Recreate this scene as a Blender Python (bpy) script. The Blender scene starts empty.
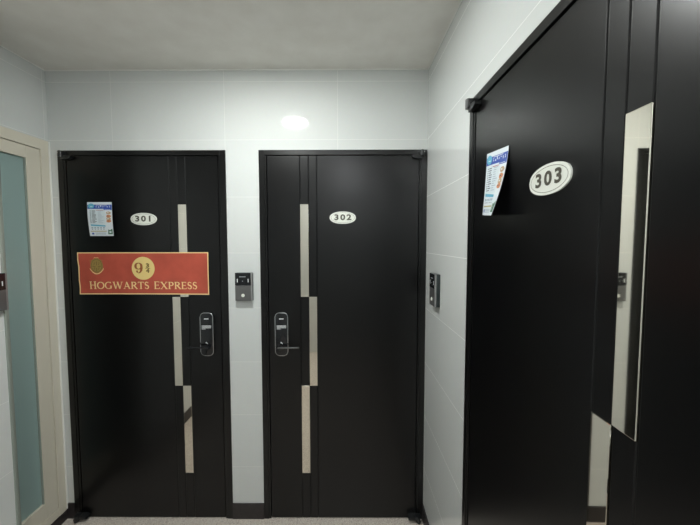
import bpy, bmesh, math, random
from mathutils import Vector, Matrix
random.seed(7)
S = bpy.context.scene
COL = S.collection
PI = math.pi

# ------------------------------------------------------------------ camera
cam_d = bpy.data.cameras.new('camera')
cam = bpy.data.objects.new('camera', cam_d)
COL.objects.link(cam)
F, CX, CY = 323.27, 343.64, 259.04
PITCH, YAW, ROLL = 0.0558, -0.0043, -0.0014
fw = Vector((math.sin(YAW)*math.cos(PITCH), math.cos(YAW)*math.cos(PITCH), -math.sin(PITCH)))
rt = Vector((math.cos(YAW), -math.sin(YAW), 0))
up = rt.cross(fw)
r2 = rt*math.cos(ROLL) + up*math.sin(ROLL)
u2 = -rt*math.sin(ROLL) + up*math.cos(ROLL)
M = Matrix((r2, u2, -fw)).transposed().to_4x4()
M.translation = Vector((0, -1.7442, 1.5673))
cam.matrix_world = M
cam_d.sensor_fit = 'HORIZONTAL'
cam_d.sensor_width = 36
cam_d.lens = F/700*36
cam_d.shift_x = (350-CX)/700
cam_d.shift_y = (CY-262.5)/700
cam_d.clip_start = 0.02
S.camera = cam

# ------------------------------------------------------------------ world, exposure
w = bpy.data.worlds.new('world'); S.world = w; w.use_nodes = True
w.node_tree.nodes['Background'].inputs[0].default_value = (0.5, 0.5, 0.5, 1)
w.node_tree.nodes['Background'].inputs[1].default_value = 0.02
S.view_settings.view_transform = 'Standard'
S.view_settings.look = 'None'
S.view_settings.gamma = 1
S.view_settings.use_curve_mapping = False
S.view_settings.exposure = 1.6
LAMP = 78.0            # radiance of the ceiling downlight
LAMP_COL = (0.97, 1.0, 0.97)

# ------------------------------------------------------------------ dimensions
XL, XR = -1.5767, 0.4378
ZC = 2.465
YB = -2.75            # rear wall of the lobby, behind the camera
DW, DH = 0.8955, 2.050  # door with its frame
A0 = -1.5301          # hinge edge of 301
C1 = 0.4368           # hinge edge of 302
E0 = -0.5935          # hinge edge of 303
XP, YP = -1.402, -0.435   # nearer part of the left wall

# ------------------------------------------------------------------ materials
def mat(name, col, rough=0.5, metal=0.0, spec=0.5, **kw):
    m = bpy.data.materials.new(name); m.use_nodes = True
    b = m.node_tree.nodes['Principled BSDF']
    b.inputs['Base Color'].default_value = (*col, 1)
    b.inputs['Roughness'].default_value = rough
    b.inputs['Metallic'].default_value = metal
    b.inputs['Specular IOR Level'].default_value = spec
    for k, v in kw.items():
        b.inputs[k.replace('_', ' ')].default_value = v
    return m

def noise_bump(m, scale, strength, dist=0.002, colvar=None, detail=4, stretch=None):
    nt = m.node_tree; b = nt.nodes['Principled BSDF']
    g = nt.nodes.new('ShaderNodeNewGeometry')
    n = nt.nodes.new('ShaderNodeTexNoise'); n.inputs['Scale'].default_value = scale; n.inputs['Detail'].default_value = detail
    src = g.outputs['Position']
    if stretch:
        mp = nt.nodes.new('ShaderNodeMapping'); mp.inputs['Scale'].default_value = stretch
        nt.links.new(src, mp.inputs['Vector']); src = mp.outputs['Vector']
    nt.links.new(src, n.inputs['Vector'])
    if strength:
        bp = nt.nodes.new('ShaderNodeBump'); bp.inputs['Strength'].default_value = strength; bp.inputs['Distance'].default_value = dist
        nt.links.new(n.outputs['Fac'], bp.inputs['Height']); nt.links.new(bp.outputs['Normal'], b.inputs['Normal'])
    if colvar:
        r = nt.nodes.new('ShaderNodeValToRGB')
        r.color_ramp.elements[0].position = 0.3; r.color_ramp.elements[1].position = 0.7
        r.color_ramp.elements[0].color = (*colvar[0], 1); r.color_ramp.elements[1].color = (*colvar[1], 1)
        nt.links.new(n.outputs['Fac'], r.inputs['Fac']); nt.links.new(r.outputs['Color'], b.inputs['Base Color'])
    return m

def tile_mat(name, axis, off_u, off_v, tw=0.598, th=0.3):
    """glazed 60 x 30 cm wall tiles with fine pale joints"""
    m = mat(name, (0.74, 0.76, 0.75), 0.13, spec=0.5)
    nt = m.node_tree; b = nt.nodes['Principled BSDF']
    g = nt.nodes.new('ShaderNodeNewGeometry')
    sp = nt.nodes.new('ShaderNodeSeparateXYZ'); nt.links.new(g.outputs['Position'], sp.inputs[0])
    def math_(op, a, bb):
        q = nt.nodes.new('ShaderNodeMath'); q.operation = op
        for i, x in enumerate((a, bb)):
            if isinstance(x, (int, float)): q.inputs[i].default_value = x
            elif x is not None: nt.links.new(x, q.inputs[i])
        return q.outputs[0]
    uu = math_('SUBTRACT', sp.outputs[axis], off_u)
    vv = math_('SUBTRACT', sp.outputs['Z'], off_v)
    cb = nt.nodes.new('ShaderNodeCombineXYZ'); nt.links.new(uu, cb.inputs[0]); nt.links.new(vv, cb.inputs[1])
    br = nt.nodes.new('ShaderNodeTexBrick')
    br.offset = 0; br.squash = 1
    br.inputs['Scale'].default_value = 1
    br.inputs['Brick Width'].default_value = tw
    br.inputs['Row Height'].default_value = th
    br.inputs['Mortar Size'].default_value = 0.0011
    br.inputs['Mortar Smooth'].default_value = 0.0
    br.inputs['Color1'].default_value = (0.70, 0.725, 0.715, 1)
    br.inputs['Color2'].default_value = (0.715, 0.735, 0.72, 1)
    br.inputs['Mortar'].default_value = (0.81, 0.82, 0.80, 1)
    nt.links.new(cb.outputs[0], br.inputs['Vector'])
    n = nt.nodes.new('ShaderNodeTexNoise'); n.inputs['Scale'].default_value = 60; n.inputs['Detail'].default_value = 5
    nt.links.new(g.outputs['Position'], n.inputs['Vector'])
    mx = nt.nodes.new('ShaderNodeMix'); mx.data_type = 'RGBA'; mx.blend_type = 'MULTIPLY'
    mx.inputs['Factor'].default_value = 0.05
    nt.links.new(br.outputs['Color'], mx.inputs[6]); nt.links.new(n.outputs['Color'], mx.inputs[7])
    nt.links.new(mx.outputs[2], b.inputs['Base Color'])
    rr = math_('MULTIPLY_ADD', br.outputs['Fac'], 0.5); 
    nt.nodes[-1].inputs[2].default_value = 0.06
    nt.links.new(rr, b.inputs['Roughness'])
    bp = nt.nodes.new('ShaderNodeBump'); bp.inputs['Strength'].default_value = 0.3; bp.inputs['Distance'].default_value = 0.001
    bp.invert = True
    nt.links.new(br.outputs['Fac'], bp.inputs['Height'])
    nt.links.new(bp.outputs['Normal'], b.inputs['Normal'])
    return m

M_back = tile_mat('tile_back', 'X', -1.234, 0.0032)
M_side = tile_mat('tile_side', 'Y', -0.02, 0.0032, tw=1.2)
M_ceil = noise_bump(mat('ceiling_paper', (0.55, 0.54, 0.5), 0.85, spec=0.2), 9, 0.35, 0.004,
                    ((0.81, 0.79, 0.74), (0.87, 0.855, 0.81)), 7)
M_caulk = mat('sealant', (0.88, 0.88, 0.84), 0.5)
M_skirt = noise_bump(mat('dark_skirting', (0.022, 0.018, 0.019), 0.35), 40, 0, colvar=((0.018, 0.015, 0.016), (0.03, 0.024, 0.025)))
M_door = noise_bump(mat('black_film', (0.0008, 0.0008, 0.0012), 0.28, spec=0.44), 900, 0.12, 0.0004, detail=2)
M_frame = noise_bump(mat('black_frame', (0.0010, 0.0010, 0.0011), 0.28, spec=0.47), 900, 0.1, 0.0004, detail=2)
M_gap = mat('rubber_black', (0.004, 0.004, 0.004), 0.9, spec=0.1)
M_mirror = mat('polished_steel', (0.80, 0.755, 0.66), 0.03, 1.0)
M_hinge = mat('black_hinge', (0.012, 0.013, 0.014), 0.28)
M_steel = mat('steel', (0.7, 0.7, 0.7), 0.2, 1.0)
M_chrome = mat('satin_chrome', (0.45, 0.46, 0.47), 0.22, 1.0)
M_gloss = mat('gloss_black', (0.01, 0.011, 0.013), 0.12)
M_grey = noise_bump(mat('grey_metal', (0.17, 0.17, 0.17), 0.38, 0.55), 300, 0.05, 0.0005)
M_greyside = mat('grey_bezel', (0.34, 0.34, 0.34), 0.35, 0.6)
M_dkside = mat('dark_housing', (0.018, 0.026, 0.027), 0.3)
M_white = mat('white_enamel', (0.85, 0.87, 0.80), 0.25)
M_whitemark = mat('white_print', (0.75, 0.77, 0.78), 0.4)
M_greymark = mat('grey_print', (0.35, 0.37, 0.38), 0.4)
M_digit = mat('dark_olive_print', (0.075, 0.07, 0.05), 0.5)
M_ring = mat('olive_ring', (0.12, 0.11, 0.08), 0.5)
M_cream = noise_bump(mat('cream_vinyl', (0.73, 0.69, 0.58), 0.42), 120, 0.04, 0.0005)
M_trimgrey = mat('grey_green_trim', (0.33, 0.37, 0.33), 0.4)

# poster
def paper(name, col, v=0.12, rough=0.5):
    return noise_bump(mat(name, col, rough, spec=0.3), 9, 0, colvar=(tuple(c*(1-v) for c in col), tuple(min(1, c*(1+v)) for c in col)))
M_red = paper('poster_red', (0.50, 0.092, 0.058), 0.14)
M_gold = mat('poster_gold', (0.93, 0.68, 0.33), 0.5)
M_disc = mat('poster_disc', (0.87, 0.67, 0.26), 0.5)
M_olive = mat('poster_olive', (0.34, 0.235, 0.065), 0.5)
M_brown = mat('poster_brown', (0.33, 0.10, 0.025), 0.5)
M_dkgold = mat('poster_dark_gold', (0.14, 0.075, 0.02), 0.5)
M_frac = mat('poster_fraction', (0.20, 0.125, 0.03), 0.5)
# flyers
M_paper = mat('flyer_paper', (0.74, 0.80, 0.84), 0.35)
M_fblue = mat('flyer_blue', (0.03, 0.085, 0.42), 0.35)
M_fcyan = mat('flyer_cyan', (0.12, 0.45, 0.62), 0.35)
M_forange = mat('flyer_orange', (0.65, 0.26, 0.10), 0.35)
M_fred = mat('flyer_red', (0.45, 0.05, 0.05), 0.35)
M_fink = mat('flyer_ink', (0.10, 0.11, 0.14), 0.4)
M_fgrn = mat('flyer_green', (0.08, 0.2, 0.12), 0.35)
M_fyel = mat('flyer_mustard', (0.45, 0.38, 0.12), 0.35)

# granite floor
M_floor = mat('granite', (0.5, 0.45, 0.4), 0.3)
def _floor():
    nt = M_floor.node_tree; b = nt.nodes['Principled BSDF']
    g = nt.nodes.new('ShaderNodeNewGeometry')
    v = nt.nodes.new('ShaderNodeTexVoronoi'); v.inputs['Scale'].default_value = 280
    nt.links.new(g.outputs['Position'], v.inputs['Vector'])
    sep = nt.nodes.new('ShaderNodeSeparateColor'); nt.links.new(v.outputs['Color'], sep.inputs[0])
    r = nt.nodes.new('ShaderNodeValToRGB'); r.color_ramp.interpolation = 'CONSTANT'
    e = r.color_ramp.elements
    e[0].position = 0; e[0].color = (0.66, 0.58, 0.51, 1)
    e[1].position = 0.35; e[1].color = (0.76, 0.70, 0.62, 1)
    for p, c in ((0.6, (0.52, 0.43, 0.39, 1)), (0.72, (0.68, 0.63, 0.57, 1)), (0.9, (0.46, 0.39, 0.35, 1))):
        q = e.new(p); q.color = c
    nt.links.new(sep.outputs[0], r.inputs['Fac']); nt.links.new(r.outputs['Color'], b.inputs['Base Color'])
_floor()

# frosted glass
M_glass = mat('frosted_glass', (0.52, 0.70, 0.68), 0.30, spec=0.5)
M_glass.node_tree.nodes['Principled BSDF'].inputs['Transmission Weight'].default_value = 0.45

# diffuser
M_lamp = mat('lamp_diffuser', (0.9, 0.9, 0.9), 0.5)
_b = M_lamp.node_tree.nodes['Principled BSDF']
_b.inputs['Emission Color'].default_value = (*LAMP_COL, 1); _b.inputs['Emission Strength'].default_value = LAMP
M_lamp_rear = mat('lamp_diffuser_rear', (0.9, 0.9, 0.9), 0.5)
_b = M_lamp_rear.node_tree.nodes['Principled BSDF']
_b.inputs['Emission Color'].default_value = (0.95, 0.98, 1.0, 1); _b.inputs['Emission Strength'].default_value = LAMP*0.72
M_lampring = mat('lamp_ring', (0.8, 0.8, 0.8), 0.4)

# ------------------------------------------------------------------ mesh helpers
def box(bm, x0, x1, y0, y1, z0, z1, mi=0, bev=0):
    vs = [bm.verts.new((x, y, z)) for x in (min(x0, x1), max(x0, x1)) for y in (min(y0, y1), max(y0, y1)) for z in (min(z0, z1), max(z0, z1))]
    fs = []
    for q in ((0, 1, 3, 2), (4, 6, 7, 5), (0, 4, 5, 1), (2, 3, 7, 6), (0, 2, 6, 4), (1, 5, 7, 3)):
        f = bm.faces.new([vs[i] for i in q]); f.material_index = mi; fs.append(f)
    if bev:
        es = list({e for f in fs for e in f.edges})
        bmesh.ops.bevel(bm, geom=es, offset=bev, segments=2, affect='EDGES', profile=0.5, material=-1)

def prism(bm, pts, y0, y1, mi=0, bev=0, seg=2, bev_front=True):
    """extrude outline pts (x,z) from y0 (front) to y1 (back)"""
    n = len(pts)
    a = [bm.verts.new((x, y0, z)) for x, z in pts]
    b = [bm.verts.new((x, y1, z)) for x, z in pts]
    f1 = bm.faces.new(a); f2 = bm.faces.new(b[::-1]); fs = [f1, f2]
    for i in range(n):
        fs.append(bm.faces.new((a[i], b[i], b[(i+1) % n], a[(i+1) % n])))
    for f in fs: f.material_index = mi
    if bev:
        bmesh.ops.bevel(bm, geom=list(f1.edges), offset=bev, segments=seg, affect='EDGES', profile=0.6, material=-1)

def rrect(x0, x1, z0, z1, r, n=6):
    pts = []
    for cx, cz, a0 in ((x1-r, z1-r, 0), (x0+r, z1-r, 90), (x0+r, z0+r, 180), (x1-r, z0+r, 270)):
        for k in range(n+1):
            a = math.radians(a0 + 90*k/n); pts.append((cx+r*math.cos(a), cz+r*math.sin(a)))
    return pts

def ellipse(cx, cz, rx, rz, n=48, p=2.0):
    out = []
    for k in range(n):
        a = 2*PI*k/n; c, s = math.cos(a), math.sin(a)
        out.append((cx + rx*math.copysign(abs(c)**(2/p), c), cz + rz*math.copysign(abs(s)**(2/p), s)))
    return out

def cyl(bm, c, axis, r, h, n=24, mi=0, r2=None, bev=0):
    """cylinder starting at c along unit axis"""
    c = Vector(c); ax = Vector(axis).normalized()
    t = Vector((0, 0, 1)) if abs(ax.z) < .9 else Vector((1, 0, 0))
    u = ax.cross(t).normalized(); v = ax.cross(u)
    r2 = r if r2 is None else r2
    A = [bm.verts.new(c + u*r*math.cos(2*PI*k/n) + v*r*math.sin(2*PI*k/n)) for k in range(n)]
    B = [bm.verts.new(c + ax*h + u*r2*math.cos(2*PI*k/n) + v*r2*math.sin(2*PI*k/n)) for k in range(n)]
    f1 = bm.faces.new(A[::-1]); f2 = bm.faces.new(B); fs = [f1, f2]
    for k in range(n): fs.append(bm.faces.new((A[k], A[(k+1) % n], B[(k+1) % n], B[k])))
    for f in fs: f.material_index = mi
    if bev: bmesh.ops.bevel(bm, geom=list(f2.edges), offset=bev, segments=2, affect='EDGES', material=-1)

def sphere(bm, c, r, mi=0, sc=(1, 1, 1)):
    res = bmesh.ops.create_uvsphere(bm, u_segments=16, v_segments=10, radius=r, matrix=Matrix.Translation(c) @ Matrix.Diagonal((*sc, 1)))
    for v in res['verts']:
        for f in v.link_faces: f.material_index = mi

def stroke(bm, pts, widths, y, mi=0, fn=None):
    """flat ribbon along pts (x,z) in plane y"""
    n = len(pts)
    if not hasattr(widths, '__len__'): widths = [widths]*n
    L, R = [], []
    for i in range(n):
        a = Vector(pts[max(0, i-1)]); b = Vector(pts[min(n-1, i+1)])
        d = (b-a).normalized(); nn = Vector((-d.y, d.x))*widths[i]/2
        p = Vector(pts[i])
        for lst, q in ((L, p+nn), (R, p-nn)):
            lst.append(bm.verts.new((q.x, y, q.y)))
    for i in range(n-1):
        f = bm.faces.new((L[i], L[i+1], R[i+1], R[i])); f.material_index = mi

def poly(bm, pts, y, mi=0):
    f = bm.faces.new([bm.verts.new((x, y, z)) for x, z in pts]); f.material_index = mi
    return f

def fan(bm, c, pts, y, mi=0, rings=6):
    """flat star-shaped patch built of rings so that it can bend with the sheet"""
    n = len(pts); prev = None
    ctr = bm.verts.new((c[0], y, c[1]))
    for k in range(1, rings+1):
        t = k/rings
        ring = [bm.verts.new((c[0]+(x-c[0])*t, y, c[1]+(z-c[1])*t)) for x, z in pts]
        for i in range(n):
            j = (i+1) % n
            f = bm.faces.new((ctr, ring[i], ring[j])) if prev is None else bm.faces.new((prev[i], ring[i], ring[j], prev[j]))
            f.material_index = mi
        prev = ring

def text(bm, s, x, z, size, y, mi=0, depth=0.0004, bold=0.0, sx=1.0, space=1.0, align='CENTER'):
    cu = bpy.data.curves.new('t', 'FONT'); cu.body = s; cu.size = size; cu.align_x = align; cu.align_y = 'CENTER'
    cu.offset = bold; cu.space_character = space; cu.resolution_u = 4
    o = bpy.data.objects.new('t', cu); COL.objects.link(o)
    bpy.context.view_layer.update()
    me = bpy.data.meshes.new_from_object(o)
    n0 = len(bm.verts); f0 = len(bm.faces)
    bm.from_mesh(me)
    bm.verts.ensure_lookup_table(); bm.faces.ensure_lookup_table()
    for v in bm.verts[n0:]:
        v.co = Vector((x + v.co.x*sx, y, z + v.co.y))
    for f in bm.faces[f0:]: f.material_index = mi
    bpy.data.objects.remove(o); bpy.data.curves.remove(cu); bpy.data.meshes.remove(me)

def obj(name, bm, mats, parent=None, smooth=None, mirror=False, recalc=True):
    if mirror:
        for v in bm.verts: v.co.x = -v.co.x
    if recalc: bmesh.ops.recalc_face_normals(bm, faces=bm.faces)
    me = bpy.data.meshes.new(name); bm.to_mesh(me); bm.free()
    if not isinstance(mats, (list, tuple)): mats = [mats]
    for m in mats: me.materials.append(m)
    if smooth:
        me.polygons.foreach_set('use_smooth', [True]*len(me.polygons))
        me.set_sharp_from_angle(angle=math.radians(smooth))
    o = bpy.data.objects.new(name, me); COL.objects.link(o)
    if parent: o.parent = parent
    return o

def empty(name, loc, rz=0):
    o = bpy.data.objects.new(name, None); COL.objects.link(o)
    o.empty_display_size = 0.05; o.location = loc; o.rotation_euler = (0, 0, rz)
    return o

def tag(o, label=None, cat=None, group=None, kind=None):
    if label: o['label'] = label
    if cat: o['category'] = cat
    if group: o['group'] = group
    if kind: o['kind'] = kind
    return o

N = bmesh.new

# ------------------------------------------------------------------ the setting
def structure(name, boxes, m, label=None, cat=None, bev=0):
    bm = N()
    for b in boxes: box(bm, *b, bev=bev)
    return tag(obj(name, bm, m), label, cat, kind='structure')

T = 0.12
structure('floor', [(XL-T, XR+T, YB-T, T, -0.1, 0)], M_floor, 'speckled beige granite floor at the foot of the doors', 'floor')
structure('ceiling', [(XL-T, XR+T, YB-T, T, ZC, ZC+0.1)], M_ceil, 'grey papered ceiling above the three black doors', 'ceiling')
structure('wall_back', [(XL-T, A0, 0, T, 0, ZC), (A0, A0+DW, 0, T, DH, ZC), (A0+DW, C1-DW, 0, T, 0, ZC),
                        (C1-DW, C1, 0, T, DH, ZC), (C1, XR+T, 0, T, 0, ZC),
                        (XL-T, XR+T, T, T+0.02, 0, ZC)], M_back, 'white tiled wall that holds doors 301 and 302', 'wall')
structure('wall_right', [(XR, XR+T, E0, 0, 0, ZC), (XR, XR+T, E0-DW, E0, DH, ZC), (XR, XR+T, YB, E0-DW, 0, ZC),
                         (XR+T, XR+T+0.02, YB, 0, 0, ZC)], M_side, 'white tiled wall that holds door 303', 'wall')
# left wall: recess with the glazed door, then a nearer tiled face
GY0, GY1, GZ = -0.0005, YP, 2.095
structure('wall_left', [(XL-T, XL, YP, 0, GZ, ZC), (XL-T, XL-0.09, YP, 0, 0, GZ),
                        (XL-T, XP, YB, YP, 0, ZC)], M_side, 'white tiled wall on the left, above and before the frosted glass door', 'wall')
structure('wall_rear', [(XP, XR, YB-T, YB, 0, ZC)], M_back)
structure('baseboard_back', [(A0+DW, C1-DW, -0.006, 0, 0, 0.09), (XL, A0, -0.006, 0, 0, 0.09)], M_skirt, 'dark skirting at the foot of the tiled back wall', 'skirting')
structure('baseboard_right', [(XR-0.006, XR, E0, 0, 0, 0.09), (XR-0.006, XR, YB, E0-DW, 0, 0.09)], M_skirt, 'dark skirting at the foot of the right wall beside door 303', 'skirting')
structure('baseboard_left', [(XP, XP+0.006, YB, YP, 0, 0.09), (XL-0.05, XL+0.004, YP, -0.0065, 0, 0.056)], M_skirt, 'dark sill under the frosted glass door', 'skirting')
structure('trim_1', [(XL, XR, -0.005, 0, ZC-0.005, ZC)], M_caulk, 'thin pale sealant line along the top of the back wall', 'sealant')
structure('trim_2', [(XR-0.004, XR, YB, -0.005, ZC-0.004, ZC)], M_caulk, 'thin pale sealant line along the top of the right wall', 'sealant')
structure('trim_3', [(XL, XL+0.004, YP, -0.005, ZC-0.004, ZC)], M_caulk, 'thin pale sealant line along the top of the left wall', 'sealant')
# grey-green metal bead on the outer corner of the left wall
structure('trim_4', [(XP-0.002, XP+0.003, YP-0.002, YP+0.006, 0.09, ZC)], M_trimgrey, 'grey green corner bead left of the frosted glass door', 'corner bead')

# ------------------------------------------------------------------ black doors
STRIPS = ((0.632, 0.678, 1.264, 1.7645), (0.588, 0.6325, 0.7685, 1.264), (0.632, 0.678, 0.267, 0.7685))
TILT = -0.0085                # the inlay strips sit very slightly out of true
GROOVES = (0.588, 0.632, 0.678)
FY, LY = -0.0045, 0.0015      # front faces of frame and of leaf

def black_door(name, loc, rz, mirror, label, lever=True):
    root = tag(empty(name, loc, rz), label, 'door', kind='structure')
    fwid, ftop = 0.040, 0.027
    # frame: two posts and a head with a small rebate step
    bm = N()
    box(bm, 0.0004, fwid-0.010, FY, 0.09, 0.001, DH-0.0004, bev=0.0012)
    box(bm, fwid-0.010, fwid, FY+0.003, 0.09, 0.001, DH-ftop, bev=0.0008)
    box(bm, DW-fwid+0.010, DW-0.0004, FY, 0.09, 0.001, DH-0.0004, bev=0.0012)
    box(bm, DW-fwid, DW-fwid+0.010, FY+0.003, 0.09, 0.001, DH-ftop, bev=0.0008)
    box(bm, fwid-0.010, DW-fwid+0.010, FY, 0.09, DH-ftop, DH-0.0004, bev=0.0012)
    obj('door_frame', bm, M_frame, root, mirror=mirror)
    # leaf: profile with three V grooves, extruded upward
    x0, x1 = fwid+0.003, DW-fwid-0.003
    pr = [(x0, LY+0.0015), (x0+0.0015, LY)]
    for g in GROOVES:
        pr += [(g-0.0034, LY), (g-0.0026, LY+0.0003), (g-0.0016, LY+0.0014), (g-0.0006, LY+0.0022), (g+0.0006, LY+0.0022), (g+0.0016, LY+0.0014), (g+0.0026, LY+0.0003), (g+0.0034, LY)]
    pr += [(x1-0.0015, LY), (x1, LY+0.0015), (x1, 0.034), (x0, 0.034)]
    z0, z1 = 0.006, DH-ftop-0.003
    bm = N()
    a = [bm.verts.new((x, y, z0)) for x, y in pr]; b = [bm.verts.new((x, y, z1)) for x, y in pr]
    bm.faces.new(a); bm.faces.new(b[::-1])
    for i in range(len(pr)): bm.faces.new((a[i], a[(i+1) % len(pr)], b[(i+1) % len(pr)], b[i]))
    leaf = obj('door_leaf', bm, M_door, root, mirror=mirror)
    # polished strips
    for (s0, s1, q0, q1) in STRIPS:
        bm = N(); box(bm, s0+0.0005, s1-0.0005, LY-0.0018, LY+0.003, q0, q1, bev=0.0012)
        for v in bm.verts: v.co.y += TILT*(v.co.x-(s0+s1)/2)
        tag(obj('metal_strip', bm, M_mirror, root, mirror=mirror), 'polished metal inlay strip')
    # pivot hinges at top and bottom corner
    for (zc, s, pj) in ((DH-0.022, 1, 0.020), (0.024, -1, 0.034)):
        bm = N()
        box(bm, 0.016, 0.046, FY-pj, FY+0.002, zc-0.014, zc+0.014, bev=0.003)
        pts = [(0.030, -0.004), (0.086, -0.010), (0.082, -0.021), (0.066, -0.028), (0.030, -0.028)]
        pts = [(x, zc+(q if s > 0 else -q*0.8-0.012)) for x, q in pts]
        prism(bm, pts, FY-pj*0.85, LY+0.001, bev=0.002)
        cyl(bm, (0.031, FY-pj+0.004, zc-0.016), (0, 0, 1), 0.0105, 0.032, bev=0.002)
        h = obj('hinge', bm, M_hinge, root, smooth=35, mirror=mirror)
        bm = N(); cyl(bm, (0.022, FY-pj+0.0005, zc+0.005), (0, -1, 0), 0.0042, 0.0022, 16, bev=0.0006)
        obj('screw', bm, M_steel, h, smooth=35, mirror=mirror)
    # push-pull style electronic lock
    lx0, lx1, lz0, lz1 = 0.7445, 0.8170, 0.944, 1.183
    bm = N(); prism(bm, rrect(lx0, lx1, lz0, lz1, 0.024, 8), LY-0.024, LY+0.001, bev=0.004, seg=3)
    lock = tag(obj('digital_lock', bm, M_chrome, root, smooth=40, mirror=mirror), 'black electronic lock with thin chrome rim')
    bm = N(); prism(bm, rrect(lx0+0.0042, lx1-0.0042, lz0+0.0042, lz1-0.0042, 0.020, 8), LY-0.0255, LY-0.015, bev=0.001)
    obj('lock_face', bm, M_gloss, lock, smooth=40, mirror=mirror)
    cxl = (lx0+lx1)/2; yf = LY-0.0259
    sg = -1 if mirror else 1
    bm = N()
    poly(bm, [(cxl-0.012, 1.146), (cxl+0.012, 1.146), (cxl+0.012, 1.151), (cxl-0.012, 1.151)], yf)
    q = random.Random(3)
    for row, (zz, hh) in enumerate(((1.106, 0.0065), (1.098, 0.0045), (1.092, 0.003))):
        x = cxl-0.025
        while x < cxl+(0.024 if row < 2 else -0.008):
            wv = q.uniform(0.003, 0.007)
            poly(bm, [(x, zz), (x+wv, zz), (x+wv, zz+hh), (x, zz+hh)], yf); x += wv+0.0012
    # key symbol near the bottom
    stroke(bm, [(cxl-0.004, 1.022), (cxl+0.005, 1.012)], 0.004, yf)
    stroke(bm, [(cxl-0.004, 1.014), (cxl-0.004, 1.020)], 0.002, yf)
    for v in bm.verts: v.co.x = cxl + (v.co.x-cxl)*sg
    obj('lock_print', bm, M_whitemark, lock, mirror=mirror)
    # lever towards the door centre
    bm = N()
    cyl(bm, (cxl+0.008, LY-0.024, 0.994), (0, -1, 0), 0.012, 0.022, bev=0.002)
    box(bm, cxl-0.098+0.0, cxl+0.018, LY-0.052, LY-0.042, 0.9915, 1.0015, bev=0.0035)
    lv = obj('lever_handle', bm, M_gloss if not lever else M_hinge, lock, smooth=40, mirror=mirror)
    if lever:
        bm = N(); box(bm, cxl-0.096, cxl+0.016, LY-0.0530, LY-0.0505, 0.9962, 1.0002, bev=0.0008)
        # bright upper edge belongs to the lever
        lv.data.materials.append(M_chrome)
        tmp = bm
        if mirror:
            for v in tmp.verts: v.co.x = -v.co.x
        bmesh.ops.recalc_face_normals(tmp, faces=tmp.faces)
        for f in tmp.faces: f.material_index = 1
        tmp.from_mesh(lv.data)
        tmp.to_mesh(lv.data); tmp.free()
    return root

black_door('door_1', (A0, 0, 0), 0, False, 'black door numbered 301 with a red poster, leftmost of the black doors', lever=False)
black_door('door_2', (C1, 0, 0), 0, True, 'black door numbered 302 in the middle, without poster or flyer')
black_door('door_3', (XR, E0, 0), -PI/2, False, 'black door numbered 303 on the right wall, seen at a slant', lever=False)

# ------------------------------------------------------------------ frosted glass door in the left recess
def glass_door():
    root = tag(empty('door_4', (XL, 0, 0)), 'cream framed door with teal frosted glass on the left wall', 'door', kind='structure')
    def B(bm, x0, x1, y0, y1, z0, z1, bev=0.0015): box(bm, x0, x1, y0, y1, z0, z1, bev=bev)
    bm = N()
    B(bm, -0.085, 0.006, -0.052, -0.0085, 0.057, GZ)                        # jamb by the corner
    B(bm, -0.085, 0.006, YP+0.001, -0.052, 2.043, GZ)                      # head
    B(bm, -0.085, 0.004, YP+0.001, -0.052, 0.057, 0.104)                   # sill rail
    obj('door_frame', bm, M_cream, root)
    bm = N(); box(bm, -0.01, 0.0100, -0.0082, -0.0005, 0.060, GZ, bev=0.002)
    tag(obj('corner_bead', bm, M_caulk, root), 'white sealant bead in the corner')
    bm = N()
    B(bm, -0.055, 0.001, -0.127, -0.0545, 0.107, 2.040)                    # stile
    B(bm, -0.055, 0.001, YP+0.07, -0.127, 1.981, 2.040)                    # top rail
    B(bm, -0.055, 0.001, YP+0.07, -0.127, 0.107, 0.190)                    # bottom rail
    obj('sash', bm, M_cream, root)
    bm = N(); B(bm, -0.055, 0.002, -0.318, -0.252, 0.190, 1.981)
    tag(obj('glazing_bar', bm, M_trimgrey, root), 'grey green upright left of the glass')
    bm = N()
    box(bm, -0.012, -0.003, -0.1310, -0.1275, 0.1905, 1.9805)
    box(bm, -0.012, -0.003, -0.2515, -0.249, 0.1905, 1.9805)
    obj('glazing_seal', bm, M_trimgrey, root)
    bm = N(); box(bm, -0.020, -0.013, -0.2518, -0.1272, 0.1902, 1.9808)
    tag(obj('glass_pane', bm, M_glass, root), 'teal frosted glass')
glass_door()

# ------------------------------------------------------------------ number plates
def number_plate(num, loc, rz, label):
    root = tag(empty('number_plate', loc, rz), label, 'number plate', 'oval number plates on the doors')
    bm = N(); prism(bm, ellipse(0, 0, 0.0705, 0.0328, 64, 2.15), -0.0038, 0, bev=0.0016, seg=3)
    obj('plate', bm, M_white, root, smooth=40)
    bm = N()
    o = ellipse(0, 0, 0.0635, 0.0276, 64); i = ellipse(0, 0, 0.0624, 0.0265, 64)
    vo = [bm.verts.new((x, -0.0041, z)) for x, z in o]; vi = [bm.verts.new((x, -0.0041, z)) for x, z in i]
    for k in range(64): bm.faces.new((vo[k], vo[(k+1) % 64], vi[(k+1) % 64], vi[k]))
    obj('ring_line', bm, M_ring, root)
    for k, ch in enumerate(num):
        bm = N(); text(bm, ch, (k-1)*0.0335, 0.0005, 0.0410, -0.0043, bold=0.0015, sx=1.25)
        obj('digit', bm, M_digit, root)
    return root

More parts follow.
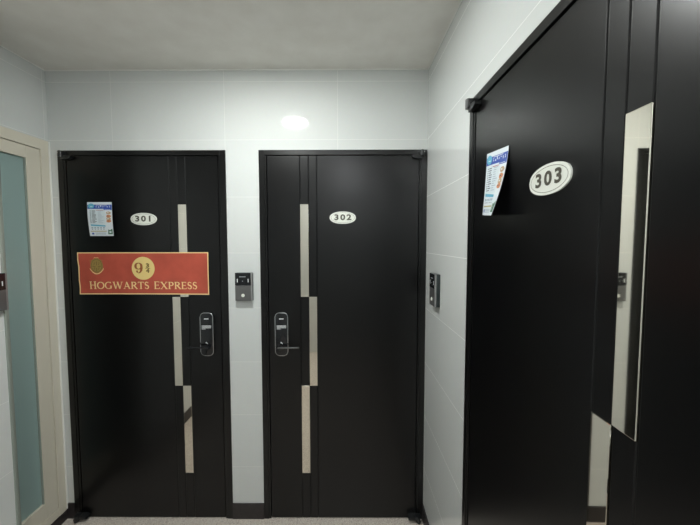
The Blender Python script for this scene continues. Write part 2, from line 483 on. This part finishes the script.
def on_leaf(u, z, which, out=0.0003):
    y = LY-out
    if which == 1: return (A0+u, y, z), 0
    if which == 2: return (C1-u, y, z), 0
    return (XR+y, E0-u, z), -PI/2
l, r = on_leaf(-1.0825-A0, 1.6865, 1); number_plate('301', l, r, 'white oval plate numbered 301 on the leftmost black door')
l, r = on_leaf(C1+0.012, 1.692, 2); number_plate('302', l, r, 'white oval plate numbered 302 on the middle black door')
l, r = on_leaf(1.041-0.5935, 1.699, 3); number_plate('303', l, r, 'white oval plate numbered 303 on the right wall door')

# ------------------------------------------------------------------ poster
def arcpts(cx, cz, rx, rz, a0, a1, n=14):
    return [(cx+rx*math.cos(math.radians(a0+(a1-a0)*k/n)), cz+rz*math.sin(math.radians(a0+(a1-a0)*k/n))) for k in range(n+1)]
TK, TH, SF = 0.135, 0.065, 0.05
def stem(x, z0=0, z1=1, w=TK): return [([(x, z0), (x, z1)], w)]
def serif(x, z, l=0.30): return [([(x-l/2, z), (x+l/2, z)], SF)]
def archw(pts, a0, a1, wmin=TH, wmax=TK):
    n = len(pts); return [wmin+(wmax-wmin)*abs(math.cos(math.radians(a0+(a1-a0)*k/(n-1)))) for k in range(n)]
def arc(cx, cz, rx, rz, a0, a1, wmin=TH, wmax=TK, n=14):
    p = arcpts(cx, cz, rx, rz, a0, a1, n); return [(p, archw(p, a0, a1, wmin, wmax))]
E_, s_ = 0.025, 0.975
G = {
 'H': (0.92, stem(.2)+stem(.72)+[([(.2, .52), (.72, .52)], TH)]+serif(.2, E_)+serif(.2, s_)+serif(.72, E_)+serif(.72, s_)),
 'O': (1.0, arc(.5, .5, .40, .46, 0, 360, n=28)),
 'G': (1.0, arc(.5, .5, .40, .46, 48, 310, n=22)+stem(.80, .06, .42)+serif(.80, .42, .28)+[([(.76, .80), (.78, .98)], .06)]),
 'W': (1.35, [([(.14, 1), (.40, 0)], TK), ([(.40, 0), (.68, .98)], TH), ([(.64, 1), (.92, 0)], TK), ([(.92, 0), (1.20, 1)], TH)]+serif(.14, s_)+serif(.64, s_, .26)+serif(1.20, s_, .26)),
 'A': (0.98, [([(.16, 0), (.49, 1)], TH), ([(.46, 1), (.83, 0)], TK), ([(.27, .34), (.69, .34)], TH)]+serif(.16, E_, .26)+serif(.84, E_, .26)),
 'R': (0.88, stem(.2)+[([(.2, .96), (.42, .96)], TH)]+arc(.42, .745, .23, .215, 90, -90)+[([(.2, .53), (.42, .53)], TH), ([(.40, .53), (.80, 0)], TK)]+serif(.2, E_)+serif(.16, s_, .2)+serif(.83, E_, .18)),
 'T': (0.85, stem(.43)+[([(.06, .96), (.80, .96)], TH), ([(.07, .96), (.05, .80)], .05), ([(.79, .96), (.81, .80)], .05)]+serif(.43, E_)),
 'S': (0.66, [(arcpts(.33, .745, .20, .215, 35, 250, 14), [TH]*4+[.10]*7+[TK]*4), (arcpts(.33, .27, .215, .23, 75, -150, 14), [TK]*4+[.11]*7+[TH]*4), ([(.27, .56), (.40, .48)], TK), ([(.50, .78), (.50, .97)], .05), ([(.12, .05), (.12, .26)], .05)]),
 'E': (0.78, stem(.2)+[([(.2, .96), (.64, .96)], TH), ([(.2, .52), (.56, .52)], TH), ([(.2, .04), (.68, .04)], TH), ([(.64, .98), (.645, .80)], .05), ([(.56, .62), (.56, .42)], .05), ([(.68, .02), (.70, .22)], .05)]+serif(.17, E_, .2)+serif(.17, s_, .2)),
 'X': (0.95, [([(.16, 1), (.80, 0)], TK), ([(.78, 1), (.14, 0)], TH)]+serif(.16, s_)+serif(.80, s_, .26)+serif(.14, E_, .26)+serif(.80, E_)),
 'P': (0.78, stem(.2)+[([(.2, .96), (.40, .96)], TH)]+arc(.40, .72, .25, .24, 90, -90)+[([(.2, .48), (.40, .48)], TH)]+serif(.2, E_)+serif(.16, s_, .2)),
 ' ': (0.55, []),
}
def write(bm, s, x0, x1, z, h, y, mi, big=()):
    tot = sum(G[c][0]*(1.06 if i in big else 1) for i, c in enumerate(s))
    k = (x1-x0)/tot; x = x0
    for i, c in enumerate(s):
        g = 1.06 if i in big else 1
        for pts, wd in G[c][1]:
            sx = k*g; sz = h*g
            P = [(x+a*sx, z+b*sz) for a, b in pts]
            W = [v*h*1.3 for v in wd] if hasattr(wd, '__len__') else wd*h*1.3
            stroke(bm, P, W, y, mi)
        x += G[c][0]*k*g

def poster():
    # paper outline in x,z on the leaf of 301 (local = world offset from poster centre)
    cx, cz = -1.0915, 1.3925
    bm = N()
    W2, H2 = 0.3535, 0.1145
    nx, nz = 24, 6
    def warp(x, z):
        # torn, slightly slanting left edge and shallow waves
        return x + (0.0025*(z/H2) * (-1 if x < 0 else 0) * abs(x)/W2), z - 0.002*(x/W2)*(z/H2 < 0)
    # layered: paper 1 mm off the leaf
    def grid(hx, hz, y, mi, back=None):
        vs = [[bm.verts.new((-hx+2*hx*i/nx, y, -hz+2*hz*j/nz)) for j in range(nz+1)] for i in range(nx+1)]
        for i in range(nx):
            for j in range(nz):
                f = bm.faces.new((vs[i][j], vs[i+1][j], vs[i+1][j+1], vs[i][j+1])); f.material_index = mi
    grid(W2, H2, 0, 1)
    grid(W2-0.0058, H2-0.0058, -0.0003, 0)
    # disc
    fan(bm, (-0.001, 0.0275), ellipse(-0.001, 0.0275, 0.0628, 0.0625, 56), -0.0007, 2)
    # the 9: bold modern numeral
    zc = 0.0275
    y = -0.0012
    p = arcpts(-0.026, zc+0.012, 0.0165, 0.0165, 0, 360, 28)
    wd = [0.0035+0.0095*abs(math.cos(2*PI*k/28))**1.5 for k in range(29)]
    stroke(bm, p, wd, y, 3)
    stroke(bm, [(-0.0095, zc+0.012), (-0.0095, zc+0.002), (-0.0115, zc-0.010), (-0.018, zc-0.021), (-0.027, zc-0.0265)], [0.013, 0.013, 0.012, 0.008, 0.003], y-0.0001, 3)
    stroke(bm, [(-0.027, zc-0.0245), (-0.033, zc-0.023), (-0.037, zc-0.018)], [0.003, 0.0035, 0.004], y, 3)
    poly(bm, ellipse(-0.0345, zc-0.0165, 0.0055, 0.0055, 16), y-0.0001, 3)
    text(bm, '3', 0.0245, zc+0.0145, 0.030, y, 7, bold=0.0016, sx=1.2)
    stroke(bm, [(0.011, zc+0.0005), (0.038, zc+0.0005)], 0.0026, y, 7)
    text(bm, '4', 0.0245, zc-0.0135, 0.029, y, 7, bold=0.0016, sx=1.15)
    # crest: curled shield with quarters, rim and scroll below
    ox, oz = -0.2535, 0.0385
    shield = [(0, .046), (.012, .040), (.024, .034), (.029, .022), (.034, .006), (.032, -.010), (.024, -.024), (.012, -.033), (0, -.037)]
    outl = shield + [(-x, z) for x, z in shield[-2:0:-1]]
    fan(bm, (ox, oz), [(ox+x, oz+z) for x, z in outl], -0.0007, 5, 4)
    inn = [(ox+x*.74, oz+z*.76) for x, z in outl][::-1]
    n_ = len(inn)
    stroke(bm, [(ox+x*.84, oz+z*.86) for x, z in outl]+[(ox, oz+.046*.86)], 0.0016, y, 6)
    stroke(bm, [(ox, oz+.026), (ox, oz-.028)], 0.0022, y, 6)
    stroke(bm, [(ox-.022, oz), (ox+.022, oz)], 0.0022, y, 6)
    poly(bm, [(ox-.006, oz+.006), (ox+.006, oz+.006), (ox+.007, oz-.003), (ox, oz-.009), (ox-.007, oz-.003)], y-0.0002, 5)
    for (dx, dz) in ((-.012, .013), (.012, .013), (-.011, -.013), (.011, -.013)):
        stroke(bm, [(ox+dx-.004, oz+dz-.005), (ox+dx+.001, oz+dz+.001), (ox+dx-.002, oz+dz+.005), (ox+dx+.004, oz+dz+.006)], 0.0018, y, 6)
    for sgn in (-1, 1):
        stroke(bm, [(ox+sgn*x, oz+z) for x, z in ((0, .046), (.008, .048), (.013, .044))], 0.002, y, 1)
        stroke(bm, arcpts(ox+sgn*.030, oz+.028, .005, .006, 0, 300, 8), 0.0014, y, 5)
    stroke(bm, [(ox+x, oz+z) for x, z in ((-.037, -.010), (-.033, -.018), (-.022, -.031), (-.010, -.039), (0, -.041), (.010, -.039), (.022, -.031), (.033, -.018), (.037, -.010))],
           [0.002, .0036, .004, .0045, .0045, .0045, .004, .0036, .002], y, 1)
    # lettering
    write(bm, 'HOGWARTS EXPRESS', -0.2995, 0.2905, -0.0845, 0.0385, -0.0009, 1, big=(0, 9))
    # bend the sheet a little: two soft waves and a lifted left edge
    for v in bm.verts:
        x, z = v.co.x, v.co.z
        v.co.y += -0.0030 - 0.0012*math.sin(x*17+1.0) - 0.0007*math.sin(x*41+z*20) - 0.004*max(0, (-x-0.30)/0.053)**2*(0.5+0.5*z/H2)
        v.co.x, v.co.z = x + (0.0030*(1-z/H2)/2 + 0.0016*math.sin(z*60) if x < -0.2 else 0)*min(1, (-x-0.2)/0.15) if x < -0.2 else x, z - 0.0025*max(0, x)/W2*(0.5-z/H2/2) + 0.001
    o = obj('poster', bm, [M_red, M_gold, M_disc, M_brown, M_olive, M_olive, M_dkgold, M_frac], recalc=False)
    o.location = (cx, LY-0.0022, cz)
    tag(o, 'wide red poster with gold border and lettering taped on door 301', 'poster')
poster()

# ------------------------------------------------------------------ flyers
def flyer(root_loc, rz, lift, label, w_=0.133, h_=0.181, skew=0.0, tilt=0.0):
    bm = N()
    def grid(x0, x1, z0, z1, y, mi, nx, nz):
        vs = [[bm.verts.new((x0+(x1-x0)*i/nx, y, z0+(z1-z0)*j/nz)) for j in range(nz+1)] for i in range(nx+1)]
        for i in range(nx):
            for j in range(nz):
                f = bm.faces.new((vs[i][j], vs[i+1][j], vs[i+1][j+1], vs[i][j+1])); f.material_index = mi
    # unit coordinates: x 0..1, z 0 (bottom)..1 (top), scaled later
    def R(x0, x1, z0, z1, lay, mi):
        grid(x0, x1, z0, z1, -0.00025*lay, mi, max(1, int((x1-x0)*8)), max(1, int((z1-z0)*14)))
    R(0, 1, 0, 1, 0, 0)
    R(0.01, 0.99, 0.80, 0.925, 1, 1)                       # blue header
    R(0.66, 0.99, 0.765, 0.80, 1, 1)
    q = random.Random(11)
    # green-blue logo blob with a white mark
    f = bm.faces.new([bm.verts.new((0.16+0.13*math.cos(a), -0.0005, 0.885+0.075*math.sin(a))) for a in [2*PI*k/14 for k in range(14)]]); f.material_index = 2
    R(0.12, 0.22, 0.855, 0.875, 3, 0)
    # white heading letters, illegible in the photograph
    x = 0.33
    for k in range(7):
        ww = q.uniform(0.05, 0.085)
        if x+ww > 0.95: break
        for _ in range(3):
            a_, b_ = q.uniform(0, ww*0.6), q.uniform(0, 0.04)
            R(x+a_, x+a_+q.uniform(0.015, 0.04), 0.838+b_, 0.838+b_+q.uniform(0.008, 0.03), 2+_, 0)
        x += ww+0.022
    R(0.36, 0.80, 0.905, 0.915, 2, 0)
    R(0.70, 0.93, 0.778, 0.786, 2, 0)
    # pale blue table with grey rules and text lines
    R(0.08, 0.70, 0.34, 0.775, 1, 7)
    for k in range(11):
        z = 0.735-k*0.035
        R(0.10, 0.14, z, z+0.014, 2, 6)
        R(0.18, 0.18+q.uniform(0.10, 0.2), z, z+0.015, 2, 6)
        R(0.42, 0.42+q.uniform(0.10, 0.24), z, z+0.009, 2, 8)
    R(0.35, 0.66, 0.755, 0.765, 2, 5)
    # food pictures down the right side
    for k, (zz, mi) in enumerate(((0.68, 9), (0.585, 3), (0.51, 9), (0.44, 3))):
        f = bm.faces.new([bm.verts.new((0.85+0.10*math.cos(a)*(0.9+0.2*q.random()), -0.0005, zz+0.042*math.sin(a))) for a in [2*PI*j/12 for j in range(12)]]); f.material_index = mi
        R(0.80, 0.86, zz-0.008, zz+0.012, 3, 6 if k % 2 else 0)
    # blue band, small print, mustard rule
    bm_b = [(0.10, 0.345), (0.70, 0.315), (0.70, 0.275), (0.10, 0.300)]
    f = bm.faces.new([bm.verts.new((a, -0.0006, b)) for a, b in bm_b][::-1]); f.material_index = 2
    for k in range(5):
        R(0.11+k*0.12, 0.18+k*0.12, 0.225, 0.26, 1, 8)
        R(0.12+k*0.12, 0.16+k*0.12, 0.19, 0.205, 1, 6)
    R(0.06, 0.72, 0.130, 0.150, 1, 10)
    R(0.10, 0.19, 0.045, 0.095, 1, 1)
    for k in range(3): R(0.25, 0.68, 0.045+k*0.022, 0.053+k*0.022, 1, 8)
    f = bm.faces.new([bm.verts.new(p) for p in ((0.78, -0.0005, 0.05), (0.97, -0.0005, 0.05), (0.97, -0.0005, 0.22), (0.88, -0.0005, 0.17), (0.80, -0.0005, 0.19))]); f.material_index = 4
    R(0.84, 0.92, 0.09, 0.14, 3, 0)
    for v in bm.verts:
        u, t = v.co.x, v.co.z
        b = 1-t
        out = lift(u, b)
        v.co = Vector((u*w_ + skew*b, v.co.y*1.0 - 0.0012 - out, -b*h_ - tilt*u))
    o = obj('flyer', bm, [M_paper, M_fblue, M_fcyan, M_forange, M_fgrn, M_fred, M_fink, mat('flyer_table', (0.68, 0.76, 0.80), 0.4), mat('flyer_grey', (0.33, 0.40, 0.47), 0.4), mat('flyer_tan', (0.50, 0.36, 0.22), 0.4), M_fyel], recalc=False)
    o.location = root_loc; o.rotation_euler = (0, 0, rz)
    md = o.modifiers.new('thickness', 'SOLIDIFY'); md.thickness = 0.0002; md.offset = 1
    tag(o, label, 'flyer', 'leaflets taped to the doors')
    return o
flyer((-1.3815, LY-0.0005, 1.777), 0, lambda u, b: 0.004+0.008*u*b*b + 0.005*math.sin(PI*b), 'small blue and white leaflet taped flat on door 301', skew=0.009)
flyer((XR+LY-0.0005, -0.731, 1.833), -PI/2, lambda u, b: (0.010+0.033*u)*b**1.6, 'blue and white leaflet on door 303 with its bottom curling away', tilt=0.0115, h_=0.186)

# ------------------------------------------------------------------ intercoms
def intercom(loc, rz, label):
    """local: x across, z up from bottom edge, front towards -y"""
    root = tag(empty('intercom', loc, rz), label, 'intercom', 'intercoms beside the doors')
    W, H, Dp = 0.092, 0.152, 0.026
    bm = N(); box(bm, -W/2, W/2, -Dp+0.006, 0, 0, H, bev=0.003)
    obj('housing', bm, M_dkside, root, smooth=35)
    bm = N(); box(bm, W/2-0.0078, W/2-0.0002, -Dp+0.0005, -Dp+0.008, 0.0008, H-0.0005, bev=0.001)
    tag(obj('bezel', bm, M_greyside, root), 'pale grey side bezel')
    bm = N(); box(bm, -W/2+0.0005, W/2-0.008, -Dp, -Dp+0.008, 0.0008, 0.0835, bev=0.0012)
    obj('speaker_panel', bm, M_grey, root)
    bm = N(); box(bm, -W/2+0.0005, W/2-0.008, -Dp-0.0006, -Dp+0.008, 0.0845, H-0.0005, bev=0.0012)
    cp = obj('camera_panel', bm, M_gloss, root)
    yf = -Dp-0.0009
    cx = -0.004
    bm = N(); poly(bm, [(cx-0.018, 0.1290), (cx+0.016, 0.1290), (cx+0.016, 0.1325), (cx-0.018, 0.1325)], yf)
    obj('light_slit', bm, M_greymark, cp)
    for s in (-1, 1):
        bm = N(); box(bm, cx+s*0.029-0.0022, cx+s*0.029+0.0022, yf-0.0002, yf+0.001, 0.101, 0.120, bev=0.0005)
        obj('infrared_window', bm, M_whitemark, cp)
    bm = N(); cyl(bm, (cx, yf+0.0012, 0.108), (0, -1, 0), 0.0068, 0.002, 20, bev=0.0008)
    ln = obj('lens', bm, M_gloss, cp, smooth=40)
    bm = N(); poly(bm, ellipse(cx-0.001, 0.108, 0.0028, 0.0022, 12), yf-0.0011)  # off-centre grey ellipse: a highlight painted on the lens
    tag(obj('lens_glint', bm, M_greymark, cp), 'small grey glint painted on the lens').name = 'painted_lens_glint'
    bm = N(); cyl(bm, (cx, -Dp+0.001, 0.030), (0, -1, 0), 0.0092, 0.004, 24, bev=0.0015)
    tag(obj('call_button', bm, M_white, root, smooth=40), 'round white call button')
    return root
intercom((-0.5435, 0, 1.246), 0, 'grey and black intercom on the tiles between doors 301 and 302')
intercom((XR, -0.222, 1.261), -PI/2, 'grey and black intercom on the right wall beside door 302')
intercom((XP, YP-0.050, 1.288), PI/2, 'dark intercom cut off by the left edge of the photo')

# ------------------------------------------------------------------ ceiling downlight
def downlight(x, y, label, ml):
    root = tag(empty('ceiling_light', (x, y, ZC)), label, 'ceiling light')
    bm = N(); cyl(bm, (0, 0, -0.0005), (0, 0, -1), 0.098, 0.012, 48, bev=0.003)
    obj('rim', bm, M_lampring, root, smooth=40)
    bm = N(); cyl(bm, (0, 0, -0.0127), (0, 0, -1), 0.084, 0.002, 48)
    obj('diffuser', bm, ml, root)
downlight(-0.372, -0.722, 'round white ceiling downlight over the three doors', M_lamp)
downlight(0.02, -2.30, 'dimmer round ceiling downlight further from the doors, behind the viewer', M_lamp_rear)
